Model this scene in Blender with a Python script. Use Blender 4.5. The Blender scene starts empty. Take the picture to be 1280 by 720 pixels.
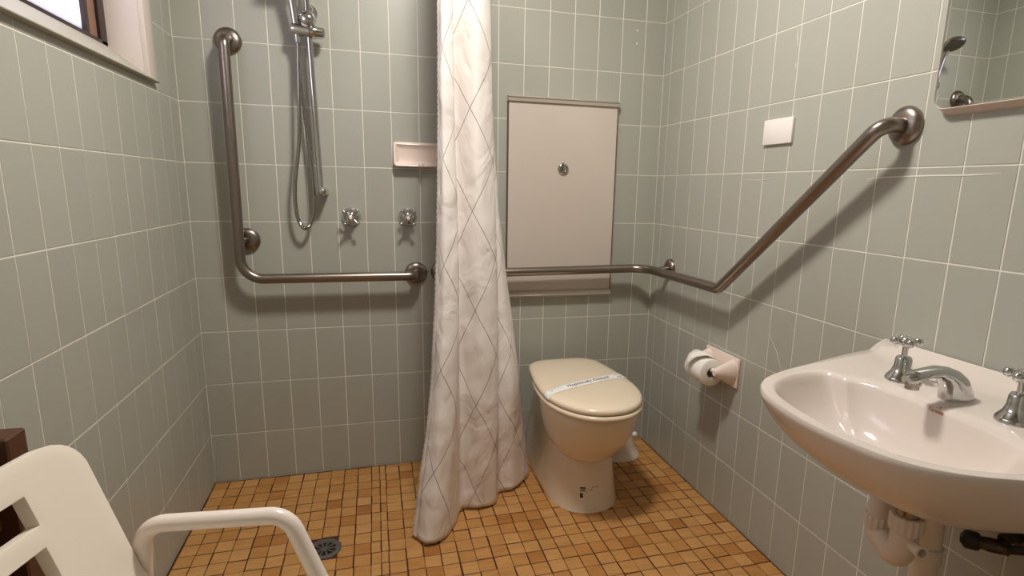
import bpy, bmesh, math, random
from mathutils import Vector, Matrix
from mathutils.bvhtree import BVHTree

random.seed(7)
S = bpy.context.scene
COL = S.collection
PI = math.pi

# ------------------------------------------------------------------ camera
CAM = Vector((0.61980, -2.23176, 1.12766))
YAW, PITCH, ROLL = 0.274602513, 0.197480804, 0.0213007939
FPX = 707.6757
fwd = Vector((math.sin(YAW) * math.cos(PITCH), math.cos(YAW) * math.cos(PITCH), -math.sin(PITCH)))
rt0 = Vector((math.cos(YAW), -math.sin(YAW), 0)); up0 = rt0.cross(fwd)
rt = rt0 * math.cos(ROLL) + up0 * math.sin(ROLL)
up = up0 * math.cos(ROLL) - rt0 * math.sin(ROLL)
cd = bpy.data.cameras.new('camera'); cam = bpy.data.objects.new('camera', cd); COL.objects.link(cam)
cd.sensor_width = 36.0; cd.lens = FPX * 36.0 / 1280.0
cd.shift_x = -27.6034 / 1280.0; cd.shift_y = 16.7669 / 1280.0
cd.clip_start = 0.02
M3 = Matrix((rt, up, -fwd)).transposed()
cam.matrix_world = Matrix.Translation(CAM) @ M3.to_4x4()
S.camera = cam

# ------------------------------------------------------------------ world, light, exposure
W = bpy.data.worlds.new('world'); S.world = W; W.use_nodes = True
bg = W.node_tree.nodes['Background']
bg.inputs['Color'].default_value = (0.86, 0.92, 1.0, 1); bg.inputs['Strength'].default_value = 6.5
LIGHT_POS = (0.89, -0.98, 2.315)
ld = bpy.data.lights.new('ceiling_lamp_light', 'AREA'); ld.shape = 'DISK'; ld.size = 0.24
ld.energy = 28.5; ld.color = (1.0, 0.95, 0.875)
lo = bpy.data.objects.new('ceiling_lamp_light', ld); COL.objects.link(lo); lo.location = LIGHT_POS
S.view_settings.view_transform = 'Standard'; S.view_settings.look = 'None'
S.view_settings.exposure = -0.04; S.view_settings.gamma = 1.0; S.view_settings.use_curve_mapping = False

RW, RD, RH = 1.7795, 2.75, 2.40      # room width (x), depth (-y), height (z)

# ------------------------------------------------------------------ materials
def srgb(r, g, b):
    f = lambda c: c / 12.92 if c <= 0.04045 else ((c + 0.055) / 1.055) ** 2.4
    return (f(r / 255), f(g / 255), f(b / 255), 1)

def mat(name, col, rough=0.5, metal=0.0, noise=0.0, nscale=20.0, bump=0.0, bscale=80.0, rnd=0.0, coat=0.0,
        spec=0.5, stretch=None, trans=0.0):
    m = bpy.data.materials.new(name); m.use_nodes = True
    nt = m.node_tree; b = nt.nodes['Principled BSDF']
    b.inputs['Base Color'].default_value = col; b.inputs['Roughness'].default_value = rough
    b.inputs['Metallic'].default_value = metal; b.inputs['Coat Weight'].default_value = coat
    b.inputs['Coat Roughness'].default_value = 0.06
    b.inputs['Specular IOR Level'].default_value = spec
    tc = nt.nodes.new('ShaderNodeTexCoord'); src = tc.outputs['Object']
    if stretch:
        mp = nt.nodes.new('ShaderNodeMapping'); mp.inputs['Scale'].default_value = stretch
        nt.links.new(src, mp.inputs['Vector']); src = mp.outputs['Vector']
    last = None
    if noise > 0 or rnd > 0:
        hsv = nt.nodes.new('ShaderNodeHueSaturation'); hsv.inputs['Color'].default_value = col
        add = nt.nodes.new('ShaderNodeMath'); add.operation = 'ADD'; add.inputs[0].default_value = 1 - noise * 0.5 - rnd * 0.5
        add.inputs[1].default_value = 0
        v = add.outputs[0]
        if noise > 0:
            n = nt.nodes.new('ShaderNodeTexNoise'); n.inputs['Scale'].default_value = nscale; n.inputs['Detail'].default_value = 4
            nt.links.new(src, n.inputs['Vector'])
            ml = nt.nodes.new('ShaderNodeMath'); ml.operation = 'MULTIPLY_ADD'; ml.inputs[1].default_value = noise
            nt.links.new(n.outputs['Fac'], ml.inputs[0]); nt.links.new(v, ml.inputs[2]); v = ml.outputs[0]
        if rnd > 0:
            oi = nt.nodes.new('ShaderNodeObjectInfo')
            ml = nt.nodes.new('ShaderNodeMath'); ml.operation = 'MULTIPLY_ADD'; ml.inputs[1].default_value = rnd
            nt.links.new(oi.outputs['Random'], ml.inputs[0]); nt.links.new(v, ml.inputs[2]); v = ml.outputs[0]
        nt.links.new(v, hsv.inputs['Value']); nt.links.new(hsv.outputs['Color'], b.inputs['Base Color'])
    if bump > 0:
        n = nt.nodes.new('ShaderNodeTexNoise'); n.inputs['Scale'].default_value = bscale; n.inputs['Detail'].default_value = 3
        nt.links.new(src, n.inputs['Vector'])
        bp = nt.nodes.new('ShaderNodeBump'); bp.inputs['Strength'].default_value = bump; bp.inputs['Distance'].default_value = 0.002
        nt.links.new(n.outputs['Fac'], bp.inputs['Height']); nt.links.new(bp.outputs['Normal'], b.inputs['Normal'])
    return m

M = {}
M['tile'] = mat('sage_glazed_tile', srgb(170, 170, 160), 0.34, noise=0.06, nscale=140, bump=0.05, bscale=30, rnd=0.05)
M['grout'] = mat('pale_grout', srgb(228, 224, 212), 0.85, noise=0.15, nscale=40)
M['plaster'] = mat('white_ceiling_paint', srgb(225, 222, 212), 0.8, noise=0.04, nscale=8)
M['fgrout'] = mat('brown_floor_grout', srgb(74, 34, 14), 0.8, noise=0.2, nscale=60)
M['steel'] = mat('satin_stainless_steel', srgb(148, 138, 130), 0.30, 1.0, noise=0.08, nscale=60)
M['chrome'] = mat('polished_chrome', srgb(205, 205, 205), 0.07, 1.0)
M['chrome_dull'] = mat('aged_chrome', srgb(170, 166, 160), 0.16, 1.0, noise=0.1, nscale=50)
M['chrome_dark'] = mat('tarnished_chrome', srgb(84, 76, 70), 0.25, 0.9)
M['mirror_frame'] = mat('bronzed_metal_edge', srgb(208, 190, 178), 0.42, 0.5)
M['dark_rubber'] = mat('black_rubber', srgb(28, 26, 25), 0.5)
M['ceramic'] = mat('white_vitreous_china', srgb(227, 215, 207), 0.12, coat=0.4, noise=0.02, nscale=5)
M['toilet'] = mat('ivory_vitreous_china', srgb(229, 214, 192), 0.16, coat=0.3, noise=0.03, nscale=6)
M['seat'] = mat('ivory_seat_plastic', srgb(238, 221, 197), 0.22, coat=0.2, noise=0.03, nscale=8)
M['holder'] = mat('pink_white_glazed_ceramic', srgb(238, 220, 208), 0.2, noise=0.03, nscale=10)
M['paper'] = mat('white_tissue_paper', srgb(240, 236, 228), 0.9, bump=0.2, bscale=200)
M['band'] = mat('white_printed_paper', srgb(243, 240, 236), 0.7)
M['ink'] = mat('dark_ink', srgb(52, 48, 48), 0.7)
M['ink_grey'] = mat('grey_ink', srgb(120, 118, 122), 0.7)
M['logo'] = mat('brown_orange_print', srgb(176, 92, 58), 0.4)
M['panel'] = mat('beige_laminate', srgb(206, 194, 184), 0.42, noise=0.03, nscale=120)
M['alum'] = mat('beige_aluminium_trim', srgb(186, 176, 164), 0.35, 0.3)
M['dark_edge'] = mat('brown_panel_edge', srgb(96, 82, 72), 0.5)
M['pvc'] = mat('white_pvc_pipe', srgb(222, 208, 192), 0.35, noise=0.06, nscale=20)
M['plastic'] = mat('white_chair_plastic', srgb(238, 226, 212), 0.38, noise=0.03, nscale=10, bump=0.05, bscale=200)
M['tube_white'] = mat('white_coated_tube', srgb(236, 224, 214), 0.28)
M['switch'] = mat('white_switch_plastic', srgb(236, 230, 226), 0.35)
M['window_paint'] = mat('cream_gloss_paint', srgb(218, 206, 194), 0.4, noise=0.06, nscale=12, bump=0.06, bscale=50)
M['sill_paint'] = mat('greyed_cream_paint', srgb(170, 166, 152), 0.55, noise=0.10, nscale=18, bump=0.06, bscale=50)
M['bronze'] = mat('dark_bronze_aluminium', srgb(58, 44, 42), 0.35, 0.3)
M['bronze_lit'] = mat('bronze_aluminium_painted_lit', srgb(150, 112, 96), 0.4, 0.2)  # lighter copy of the bronze: light falling on the sash put into its colour
M['sealant'] = mat('grey_sealant', srgb(176, 180, 180), 0.5)
M['wood'] = mat('dark_stained_timber', srgb(82, 50, 30), 0.5, noise=0.5, nscale=6, stretch=(30, 30, 2), bump=0.1)
M['mirror'] = mat('silvered_mirror', srgb(225, 228, 222), 0.01, 1.0)
M['filler'] = mat('white_filler', srgb(226, 222, 210), 0.8)
M['dark_metal'] = mat('dark_grey_metal', srgb(112, 107, 102), 0.45, 0.55)
M['black'] = mat('black_void', srgb(14, 12, 11), 0.8)
M['bluegrey'] = mat('grey_white_curtain_hem', srgb(228, 222, 216), 0.85, bump=0.3, bscale=120)

def floor_tile_mat():
    m = bpy.data.materials.new('tan_mosaic_tile'); m.use_nodes = True
    nt = m.node_tree; b = nt.nodes['Principled BSDF']; L = nt.links.new
    geo = nt.nodes.new('ShaderNodeNewGeometry')
    oi = nt.nodes.new('ShaderNodeObjectInfo')
    att = nt.nodes.new('ShaderNodeAttribute'); att.attribute_name = 'tint'
    addr = nt.nodes.new('ShaderNodeMath'); addr.operation = 'ADD'
    L(oi.outputs['Random'], addr.inputs[0]); L(att.outputs['Fac'], addr.inputs[1])
    fr = nt.nodes.new('ShaderNodeMath'); fr.operation = 'FRACT'; L(addr.outputs[0], fr.inputs[0])
    cr = nt.nodes.new('ShaderNodeValToRGB'); L(fr.outputs[0], cr.inputs['Fac'])
    e = cr.color_ramp.elements
    e[0].position = 0.0; e[0].color = srgb(160, 104, 52)
    e[1].position = 1.0; e[1].color = srgb(195, 146, 90)
    for p, c in ((0.06, srgb(178, 124, 66)), (0.25, srgb(183, 131, 74)), (0.7, srgb(190, 140, 82))):
        x = e.new(p); x.color = c
    mp = nt.nodes.new('ShaderNodeMapping'); mp.inputs['Scale'].default_value = (14, 60, 1)
    L(geo.outputs['Position'], mp.inputs['Vector'])
    n = nt.nodes.new('ShaderNodeTexNoise'); n.inputs['Scale'].default_value = 1.0; n.inputs['Detail'].default_value = 3
    L(mp.outputs['Vector'], n.inputs['Vector'])
    n2 = nt.nodes.new('ShaderNodeTexNoise'); n2.inputs['Scale'].default_value = 120; n2.inputs['Detail'].default_value = 2
    L(geo.outputs['Position'], n2.inputs['Vector'])
    ad = nt.nodes.new('ShaderNodeMath'); ad.operation = 'MULTIPLY_ADD'; ad.inputs[1].default_value = 0.55; ad.inputs[2].default_value = 0.60
    L(n.outputs['Fac'], ad.inputs[0])
    ad2 = nt.nodes.new('ShaderNodeMath'); ad2.operation = 'MULTIPLY_ADD'; ad2.inputs[1].default_value = 0.22
    L(n2.outputs['Fac'], ad2.inputs[0]); L(ad.outputs[0], ad2.inputs[2])
    h = nt.nodes.new('ShaderNodeHueSaturation'); L(cr.outputs['Color'], h.inputs['Color']); L(ad2.outputs[0], h.inputs['Value'])
    L(h.outputs['Color'], b.inputs['Base Color']); b.inputs['Roughness'].default_value = 0.5
    b.inputs['Specular IOR Level'].default_value = 0.35
    return m
M['ftile'] = floor_tile_mat()

def curtain_mat():
    m = bpy.data.materials.new('white_diamond_print_cloth'); m.use_nodes = True
    nt = m.node_tree; b = nt.nodes['Principled BSDF']; L = nt.links.new
    uv = nt.nodes.new('ShaderNodeUVMap'); uv.uv_map = 'UVMap'
    sp = nt.nodes.new('ShaderNodeSeparateXYZ'); L(uv.outputs['UV'], sp.inputs[0])
    def math_(op, a, bb, cc=None):
        n = nt.nodes.new('ShaderNodeMath'); n.operation = op
        for i, v in enumerate((a, bb, cc)):
            if v is None: continue
            if isinstance(v, (int, float)): n.inputs[i].default_value = v
            else: L(v, n.inputs[i])
        return n.outputs[0]
    out = None
    # straight crossing lines making tall diamonds, two sets of different spacing
    for (pu, pv, off, wd) in ((0.165, 0.325, 0.15, 0.0066),):
        for s in (1, -1):
            a = math_('MULTIPLY_ADD', sp.outputs['X'], s / pu, off * s)
            c = math_('MULTIPLY_ADD', sp.outputs['Y'], 1 / pv, math_('ADD', a, 0.27))
            f = math_('FRACT', c, 0)
            d = math_('ABSOLUTE', math_('SUBTRACT', f, 0.5), 0)
            l = math_('LESS_THAN', d, wd)
            out = l if out is None else math_('MAXIMUM', out, l)
    mx = nt.nodes.new('ShaderNodeMix'); mx.data_type = 'RGBA'
    L(out, mx.inputs['Factor'])
    mx.inputs['A'].default_value = srgb(244, 236, 231); mx.inputs['B'].default_value = srgb(146, 130, 124)
    L(mx.outputs['Result'], b.inputs['Base Color'])
    b.inputs['Roughness'].default_value = 0.75; b.inputs['Specular IOR Level'].default_value = 0.2
    tc = nt.nodes.new('ShaderNodeTexCoord')
    mp = nt.nodes.new('ShaderNodeMapping'); mp.inputs['Scale'].default_value = (1, 1, 0.55); mp.inputs['Rotation'].default_value = (0.4, 0.5, 0)
    L(tc.outputs['Object'], mp.inputs['Vector'])
    n = nt.nodes.new('ShaderNodeTexNoise'); n.inputs['Scale'].default_value = 10; n.inputs['Detail'].default_value = 3
    n.inputs['Distortion'].default_value = 0.8
    L(mp.outputs['Vector'], n.inputs['Vector'])
    bp = nt.nodes.new('ShaderNodeBump'); bp.inputs['Strength'].default_value = 0.75; bp.inputs['Distance'].default_value = 0.02
    L(n.outputs['Fac'], bp.inputs['Height']); L(bp.outputs['Normal'], b.inputs['Normal'])
    tr = nt.nodes.new('ShaderNodeBsdfTranslucent'); L(mx.outputs['Result'], tr.inputs['Color'])
    ms = nt.nodes.new('ShaderNodeMixShader'); ms.inputs[0].default_value = 0.10
    L(b.outputs[0], ms.inputs[1]); L(tr.outputs[0], ms.inputs[2])
    L(ms.outputs[0], nt.nodes['Material Output'].inputs['Surface'])
    return m
M['curtain'] = curtain_mat()

def glass_mat():
    m = bpy.data.materials.new('frosted_window_glass'); m.use_nodes = True
    nt = m.node_tree; nt.nodes.remove(nt.nodes['Principled BSDF'])
    tr = nt.nodes.new('ShaderNodeBsdfTranslucent'); tr.inputs['Color'].default_value = (0.66, 0.62, 0.68, 1)
    g = nt.nodes.new('ShaderNodeBsdfGlossy'); g.inputs['Roughness'].default_value = 0.3
    ms = nt.nodes.new('ShaderNodeMixShader'); ms.inputs[0].default_value = 0.06
    nt.links.new(tr.outputs[0], ms.inputs[1]); nt.links.new(g.outputs[0], ms.inputs[2])
    nt.links.new(ms.outputs[0], nt.nodes['Material Output'].inputs['Surface'])
    return m
M['frosted'] = glass_mat()

def emit_mat():
    m = bpy.data.materials.new('lit_opal_diffuser'); m.use_nodes = True
    b = m.node_tree.nodes['Principled BSDF']
    b.inputs['Base Color'].default_value = (0.9, 0.9, 0.85, 1)
    b.inputs['Emission Color'].default_value = (1, 0.93, 0.83, 1); b.inputs['Emission Strength'].default_value = 6
    return m
M['lit'] = emit_mat()

# ------------------------------------------------------------------ mesh helpers
def obj(name, verts, faces, m, parent=None, smooth=False, sharp=None):
    me = bpy.data.meshes.new(name); me.from_pydata([tuple(v) for v in verts], [], faces); me.validate()
    bm = bmesh.new(); bm.from_mesh(me); bmesh.ops.recalc_face_normals(bm, faces=bm.faces); bm.to_mesh(me); bm.free()
    me.materials.append(M[m] if isinstance(m, str) else m)
    if smooth:
        me.polygons.foreach_set('use_smooth', [True] * len(me.polygons))
        me.set_sharp_from_angle(angle=math.radians(sharp or 40))
    o = bpy.data.objects.new(name, me); COL.objects.link(o)
    if parent: 
        o.parent = parent; o.matrix_parent_inverse = Matrix.Translation(-Vector(parent.location))
    return o

def thing(name, label, cat, loc=(0, 0, 0), group=None):
    o = bpy.data.objects.new(name, None); COL.objects.link(o); o.location = loc
    o.empty_display_size = 0.05
    o['label'] = label; o['category'] = cat
    if group: o['group'] = group
    return o

class MB:
    def __init__(s): s.v = []; s.f = []
    def add(s, v, f):
        k = len(s.v); s.v += [Vector(q) for q in v]; s.f += [tuple(i + k for i in g) for g in f]; return s
    def box(s, a, b):
        (x0, y0, z0), (x1, y1, z1) = a, b
        return s.add([(x0, y0, z0), (x1, y0, z0), (x1, y1, z0), (x0, y1, z0), (x0, y0, z1), (x1, y0, z1), (x1, y1, z1), (x0, y1, z1)],
                     [(0, 3, 2, 1), (4, 5, 6, 7), (0, 1, 5, 4), (1, 2, 6, 5), (2, 3, 7, 6), (3, 0, 4, 7)])
    def bevbox(s, a, b, r, seg=2):
        bm = bmesh.new(); bmesh.ops.create_cube(bm, size=1)
        c = (Vector(a) + Vector(b)) / 2; d = Vector(b) - Vector(a)
        for v in bm.verts: v.co = Vector((v.co.x * d.x, v.co.y * d.y, v.co.z * d.z)) + c
        bmesh.ops.bevel(bm, geom=list(bm.edges), offset=r, segments=seg, affect='EDGES', profile=0.5)
        bm.verts.index_update()
        s.add([v.co.copy() for v in bm.verts], [[v.index for v in f.verts] for f in bm.faces]); bm.free(); return s
    def sweep(s, pts, rad, n=14, caps=True):
        pts = [Vector(p) for p in pts]
        R = rad if isinstance(rad, (list, tuple)) else [rad] * len(pts)
        t0 = (pts[1] - pts[0]).normalized()
        a = Vector((0, 0, 1)) if abs(t0.z) < 0.9 else Vector((1, 0, 0))
        nrm = (a - t0 * a.dot(t0)).normalized(); rings = []; prev = t0
        for i, p in enumerate(pts):
            if i == 0: t = t0
            elif i == len(pts) - 1: t = (pts[i] - pts[i - 1]).normalized()
            else: t = ((pts[i + 1] - pts[i]).normalized() + (pts[i] - pts[i - 1]).normalized()).normalized()
            q = prev.rotation_difference(t); nrm = (q @ nrm); nrm = (nrm - t * nrm.dot(t)).normalized(); prev = t
            bn = t.cross(nrm)
            rings.append([p + (nrm * math.cos(2 * PI * k / n) + bn * math.sin(2 * PI * k / n)) * R[i] for k in range(n)])
        return s.loft(rings, caps)
    def loft(s, rings, caps=True, close=True):
        n = len(rings[0]); v = [q for r in rings for q in r]; f = []
        for i in range(len(rings) - 1):
            for k in range(n if close else n - 1):
                f.append((i * n + k, i * n + (k + 1) % n, (i + 1) * n + (k + 1) % n, (i + 1) * n + k))
        if caps:
            f.append(tuple(range(n))[::-1]); f.append(tuple((len(rings) - 1) * n + k for k in range(n)))
        return s.add(v, f)
    def lathe(s, c, axis, prof, n=24, caps=True):
        c = Vector(c); ax = Vector(axis).normalized()
        a = Vector((0, 0, 1)) if abs(ax.z) < 0.9 else Vector((1, 0, 0))
        e1 = (a - ax * a.dot(ax)).normalized(); e2 = ax.cross(e1)
        rings = [[c + ax * h + (e1 * math.cos(2 * PI * k / n) + e2 * math.sin(2 * PI * k / n)) * max(r, 1e-5) for k in range(n)] for r, h in prof]
        return s.loft(rings, caps)
    def ball(s, c, r, n=12, m=8, sc=(1, 1, 1)):
        c = Vector(c); rings = []
        for i in range(1, m):
            th = PI * i / m
            rings.append([c + Vector((math.sin(th) * math.cos(2 * PI * k / n) * sc[0], math.sin(th) * math.sin(2 * PI * k / n) * sc[1], math.cos(th) * sc[2])) * r for k in range(n)])
        return s.loft(rings)
    def build(s, name, m, parent=None, smooth=True, sharp=40): return obj(name, s.v, s.f, m, parent, smooth, sharp)

def fillet(pts, r, n=8):
    pts = [Vector(p) for p in pts]; rr = r if isinstance(r, (list, tuple)) else [r] * len(pts); out = [pts[0]]
    for i in range(1, len(pts) - 1):
        a, b, c = pts[i - 1], pts[i], pts[i + 1]
        d1 = (a - b).normalized(); d2 = (c - b).normalized(); ang = d1.angle(d2)
        t = min(rr[i] / math.tan(ang / 2), (a - b).length * 0.49, (c - b).length * 0.49)
        p0 = b + d1 * t; p1 = b + d2 * t
        rad = t * math.tan(ang / 2); cen = b + (d1 + d2).normalized() * (rad / math.sin(ang / 2))
        v0 = p0 - cen; v1 = p1 - cen; full = v0.angle(v1); ax = v0.cross(v1).normalized()
        for k in range(n + 1): out.append(cen + Matrix.Rotation(full * k / n, 3, ax) @ v0)
    out.append(pts[-1]); return out

def crom(P, n, closed=False):
    P = [Vector(p) for p in P]; out = []
    N = len(P); segs = N if closed else N - 1
    for i in range(segs):
        p1, p2 = P[i], P[(i + 1) % N]
        p0 = P[(i - 1) % N] if (closed or i > 0) else p1 * 2 - p2
        p3 = P[(i + 2) % N] if (closed or i < N - 2) else p2 * 2 - p1
        for k in range(n):
            t = k / n
            out.append(0.5 * ((2 * p1) + (p2 - p0) * t + (2 * p0 - 5 * p1 + 4 * p2 - p3) * t * t + (3 * p1 - p0 - 3 * p2 + p3) * t ** 3))
    if not closed: out.append(P[-1])
    return out

def project(X):
    d = Vector(X) - CAM; z = d.dot(fwd)
    if z < 0.05: return None
    return (640 + 27.6034 + FPX * d.dot(rt) / z, 360 + 16.7669 - FPX * d.dot(up) / z)
def in_frame(X, mgn=25):
    q = project(X); return q is not None and -mgn < q[0] < 1280 + mgn and -mgn < q[1] < 720 + mgn

def struct(o): o['kind'] = 'structure'; return o

# ------------------------------------------------------------------ wall tiling
TILE_CACHE = {}
def tile_verts(w, h, t=0.0035, b=0.0008, gap=0.0029):
    x, y = w / 2 - gap / 2, h / 2 - gap / 2
    v = [(-x, -y, -t), (x, -y, -t), (x, y, -t), (-x, y, -t), (-x, -y, -b * .5), (x, -y, -b * .5), (x, y, -b * .5), (-x, y, -b * .5),
         (-x + b, -y + b, 0), (x - b, -y + b, 0), (x - b, y - b, 0), (-x + b, y - b, 0)]
    f = [(8, 9, 10, 11)]
    for a in (0, 4):
        for k in range(4): f.append((a + k, a + (k + 1) % 4, a + 4 + (k + 1) % 4, a + 4 + k))
    return v, f
def tile_mesh(w, h, m, key=None, **kw):
    k = (round(w, 4), round(h, 4), m)
    if k not in TILE_CACHE:
        v, f = tile_verts(w, h, **kw); me = bpy.data.meshes.new('tile'); me.from_pydata(v, [], f); me.materials.append(M[m]); TILE_CACHE[k] = me
    return TILE_CACHE[k]

def subtract(r, holes):
    rects = [r]
    for h in holes:
        nxt = []
        for (a, b, c, d) in rects:
            ha, hb, hc, hd = max(a, h[0]), max(b, h[1]), min(c, h[2]), min(d, h[3])
            if ha >= hc or hb >= hd: nxt.append((a, b, c, d)); continue
            if b < hb: nxt.append((a, b, c, hb))
            if hd < d: nxt.append((a, hd, c, d))
            if a < ha: nxt.append((a, hb, ha, hd))
            if hc < c: nxt.append((hc, hb, c, hd))
        rects = nxt
    return [q for q in rects if q[2] - q[0] > 0.006 and q[3] - q[1] > 0.006]

ROWS = [0.0] + [0.2 * k - 0.01 for k in range(1, 13)]; ROWS[-1] = RH - 0.004
def tile_wall(wall, frame, cols, holes=(), individual=True):
    U, V, N, O = frame
    R = Matrix((U, V, N)).transposed().to_4x4(); jm = MB()
    for j in range(len(ROWS) - 1):
        for i in range(len(cols) - 1):
            for (a, b, c, d) in subtract((cols[i], ROWS[j], cols[i + 1], ROWS[j + 1]), holes):
                cu, cv, w, h = (a + c) / 2, (b + d) / 2, c - a, d - b
                X = O + U * cu + V * cv
                if individual and in_frame(X, 30):
                    o = bpy.data.objects.new('tile', tile_mesh(w, h, 'tile')); COL.objects.link(o); o.parent = wall
                    rot = Matrix.Rotation(random.uniform(-.0016, .0016), 4, 'X') @ Matrix.Rotation(random.uniform(-.0025, .0025), 4, 'Y')
                    o.matrix_local = Matrix.Translation(X + N * random.uniform(-.0001, 0.0003)) @ R @ rot
                else:
                    v, f = tile_verts(w, h); Tm = Matrix.Translation(X) @ R
                    jm.add([Tm @ Vector(q) for q in v], f)
    if jm.v:
        o = jm.build('tile', 'tile', wall, smooth=False); o['kind'] = 'stuff'

X3, Y3, Z3 = Vector((1, 0, 0)), Vector((0, 1, 0)), Vector((0, 0, 1))
g = 0.0008; T = 0.12
# back wall
wb = struct(MB().box((-T, g, -0.05), (RW + T, T, RH)).build('wall_back', 'grout', smooth=False))
cols = [0.0] + [0.0881 + 0.10012 * k for k in range(17)] + [RW]
PANEL = (1.124, 0.686, 1.580, 1.474)
tile_wall(wb, (X3, Z3, -Y3, Vector((0, 0, 0))), cols)
# right wall
wr = struct(MB().box((RW + g, -RD - T, -0.05), (RW + T, g, RH)).build('wall_right', 'grout', smooth=False))
ncol = [0.0]; k = 0
while 0.0598 + 0.10528 * k < RD - 0.03: ncol.append(0.0598 + 0.10528 * k); k += 1
tile_wall(wr, (-Y3, Z3, -X3, Vector((RW, 0, 0))), ncol + [RD])
# left wall with the window opening
WY0, WY1, WZ0, WZ1 = -1.30, -0.215, 1.414, 2.02      # outer edge of the casing
wl = MB().box((-T, -RD - T, -0.05), (-g, g, WZ0 - 0.0)).box((-T, -RD - T, WZ1), (-g, g, RH)) \
    .box((-T, -RD - T, WZ0), (-g, WY0, WZ1)).box((-T, WY1 - 0.03, WZ0), (-g, g, WZ1))
wl = struct(wl.build('wall_left', 'grout', smooth=False))
lcol = [0.0]; k = 0
while 0.0861 + 0.10347 * k < RD - 0.03: lcol.append(0.0861 + 0.10347 * k); k += 1
lcol = [-c for c in (lcol + [RD])][::-1]
tile_wall(wl, (Y3, Z3, X3, Vector((0, 0, 0))), lcol, holes=[(WY0, WZ0 - 0.004, WY1 - 0.004, WZ1)])
# front wall behind the camera, with a door
wf = struct(MB().box((-T, -RD - T, -0.05), (0.16, -RD - g, RH)).box((0.98, -RD - T, -0.05), (RW + T, -RD - g, RH)).box((0.16, -RD - T, 2.06), (0.98, -RD - g, RH)).build('wall_front', 'grout', smooth=False))
tile_wall(wf, (-X3, Z3, Y3, Vector((0, -RD, 0))), [-RW] + [-RW + 0.0895 + 0.1 * k for k in range(17)] + [0.0], holes=[(-0.98, -0.01, -0.16, 2.06)], individual=False)
dr = struct(MB().box((0.165, -RD - 0.09, 0.006), (0.975, -RD - 0.045, 2.05)).build('door_1', 'plaster', smooth=False))
MB().sweep(fillet([(0.90, -RD - 0.046, 1.0), (0.90, -RD - 0.0, 1.0), (0.79, -RD, 1.0)], .015), 0.009).build('handle', 'chrome', dr)
cl = struct(MB().box((-T, -RD - T, RH), (RW + T, T, RH + 0.08)).build('ceiling', 'plaster', smooth=False))

# ------------------------------------------------------------------ floor: mosaic tiles
fl = struct(MB().box((-T, -RD - T, -0.1), (RW + T, T, -0.0018)).build('floor', 'fgrout', smooth=False))
ftiles = []
DR = (0.432, -0.525, 0.052)
def clip_drain(a, b, c, d):
    return not (c < DR[0] - DR[2] + .012 or a > DR[0] + DR[2] - .012 or d < DR[1] - DR[2] + .012 or b > DR[1] + DR[2] - .012)
xs_sh = [0.004, 0.054, 0.104, 0.157, 0.212, 0.265, 0.317, 0.369, 0.421, 0.472, 0.523, 0.574, 0.605, 0.628]
xs_mn = [0.628 + 0.0521 * k for k in range(22)] + [RW - 0.004]
def yrows(off, pitch):
    y = off; out = []
    while y > 0: y -= pitch
    while y < -0.006: y += pitch
    y -= pitch; out = [-0.004]
    while y > -RD: out.append(y); y -= pitch
    return out + [-RD + 0.004]
for xs, ys in ((xs_sh, yrows(-0.408, 0.0572)), (xs_mn, yrows(-0.637, 0.0560))):
    for i in range(len(xs) - 1):
        dy = random.uniform(-.0016, .0016)
        for j in range(len(ys) - 1):
            a, c = xs[i], xs[i + 1]; d, b = ys[j], ys[j + 1]
            if d - b < .012: continue
            jit = 0.0013
            cx, cy = (a + c) / 2 + random.uniform(-jit, jit), (b + d) / 2 + dy + random.uniform(-jit, jit)
            w, h = c - a, d - b
            if clip_drain(a, b, c, d) and abs(cx - DR[0]) < DR[2] - .008 and abs(cy - DR[1]) < DR[2] - .008: continue
            ftiles.append((cx, cy, w, h))
def vis(t):
    return in_frame((t[0], t[1], 0), 12) and not (1.22 < t[0] < 1.45 and t[1] > -0.48)
cand = sorted([t for t in ftiles if vis(t)], key=lambda t: (Vector((t[0], t[1], 0)) - CAM).length)
chosen = set(cand[:300]); jm = MB(); tint = []
for t in ftiles:
    w, h = round(t[2], 3), round(t[3], 3)
    if t in chosen:
        o = bpy.data.objects.new('tile', tile_mesh(w, h, 'ftile', t=0.006, b=0.0012, gap=0.0034)); COL.objects.link(o); o.parent = fl
        o.location = (t[0], t[1], random.uniform(-.0004, .0003)); o.rotation_euler = (random.uniform(-.004, .004), random.uniform(-.004, .004), random.uniform(-.012, .012))
    else:
        v, f = tile_verts(w, h, t=0.006, b=0.0012, gap=0.0034)
        jm.add([Vector(q) + Vector((t[0], t[1], 0)) for q in v], f); tint += [random.random()] * len(v)
o = jm.build('tile', 'ftile', fl, smooth=False); o['kind'] = 'stuff'
at = o.data.attributes.new('tint', 'FLOAT', 'POINT'); at.data.foreach_set('value', tint)

# ------------------------------------------------------------------ window (in the left wall)
win = bpy.data.objects.new('window_1', None); COL.objects.link(win); win['kind'] = 'structure'
JY0, JY1 = -1.225, -0.288        # inner faces of the jambs
sill = [(0.022, 1.412), (0.022, 1.424), (-0.108, 1.534), (-0.108, 1.40)]
mb = MB(); prof = [(0.017, 1.4115), (0.0175, 1.4135), (-0.115, 1.516), (-0.115, 1.48), (-0.004, 1.412), (-0.004, 1.409)]
mb.loft([[(x, y, z) for x, z in prof] for y in (WY0 - 0.01, WY1 + 0.002)]); mb.build('window_sill', 'sill_paint', win, smooth=False)
mb = MB().box((-0.115, JY1, 1.40), (0.0, JY1 + 0.03, 2.0)).box((-0.115, JY0 - 0.03, 1.40), (0.0, JY0, 2.0)).box((-0.115, JY0 - .03, 1.94), (0.0, JY1 + .03, 1.97))
mb.build('window_lining', 'window_paint', win, smooth=False)
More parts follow.
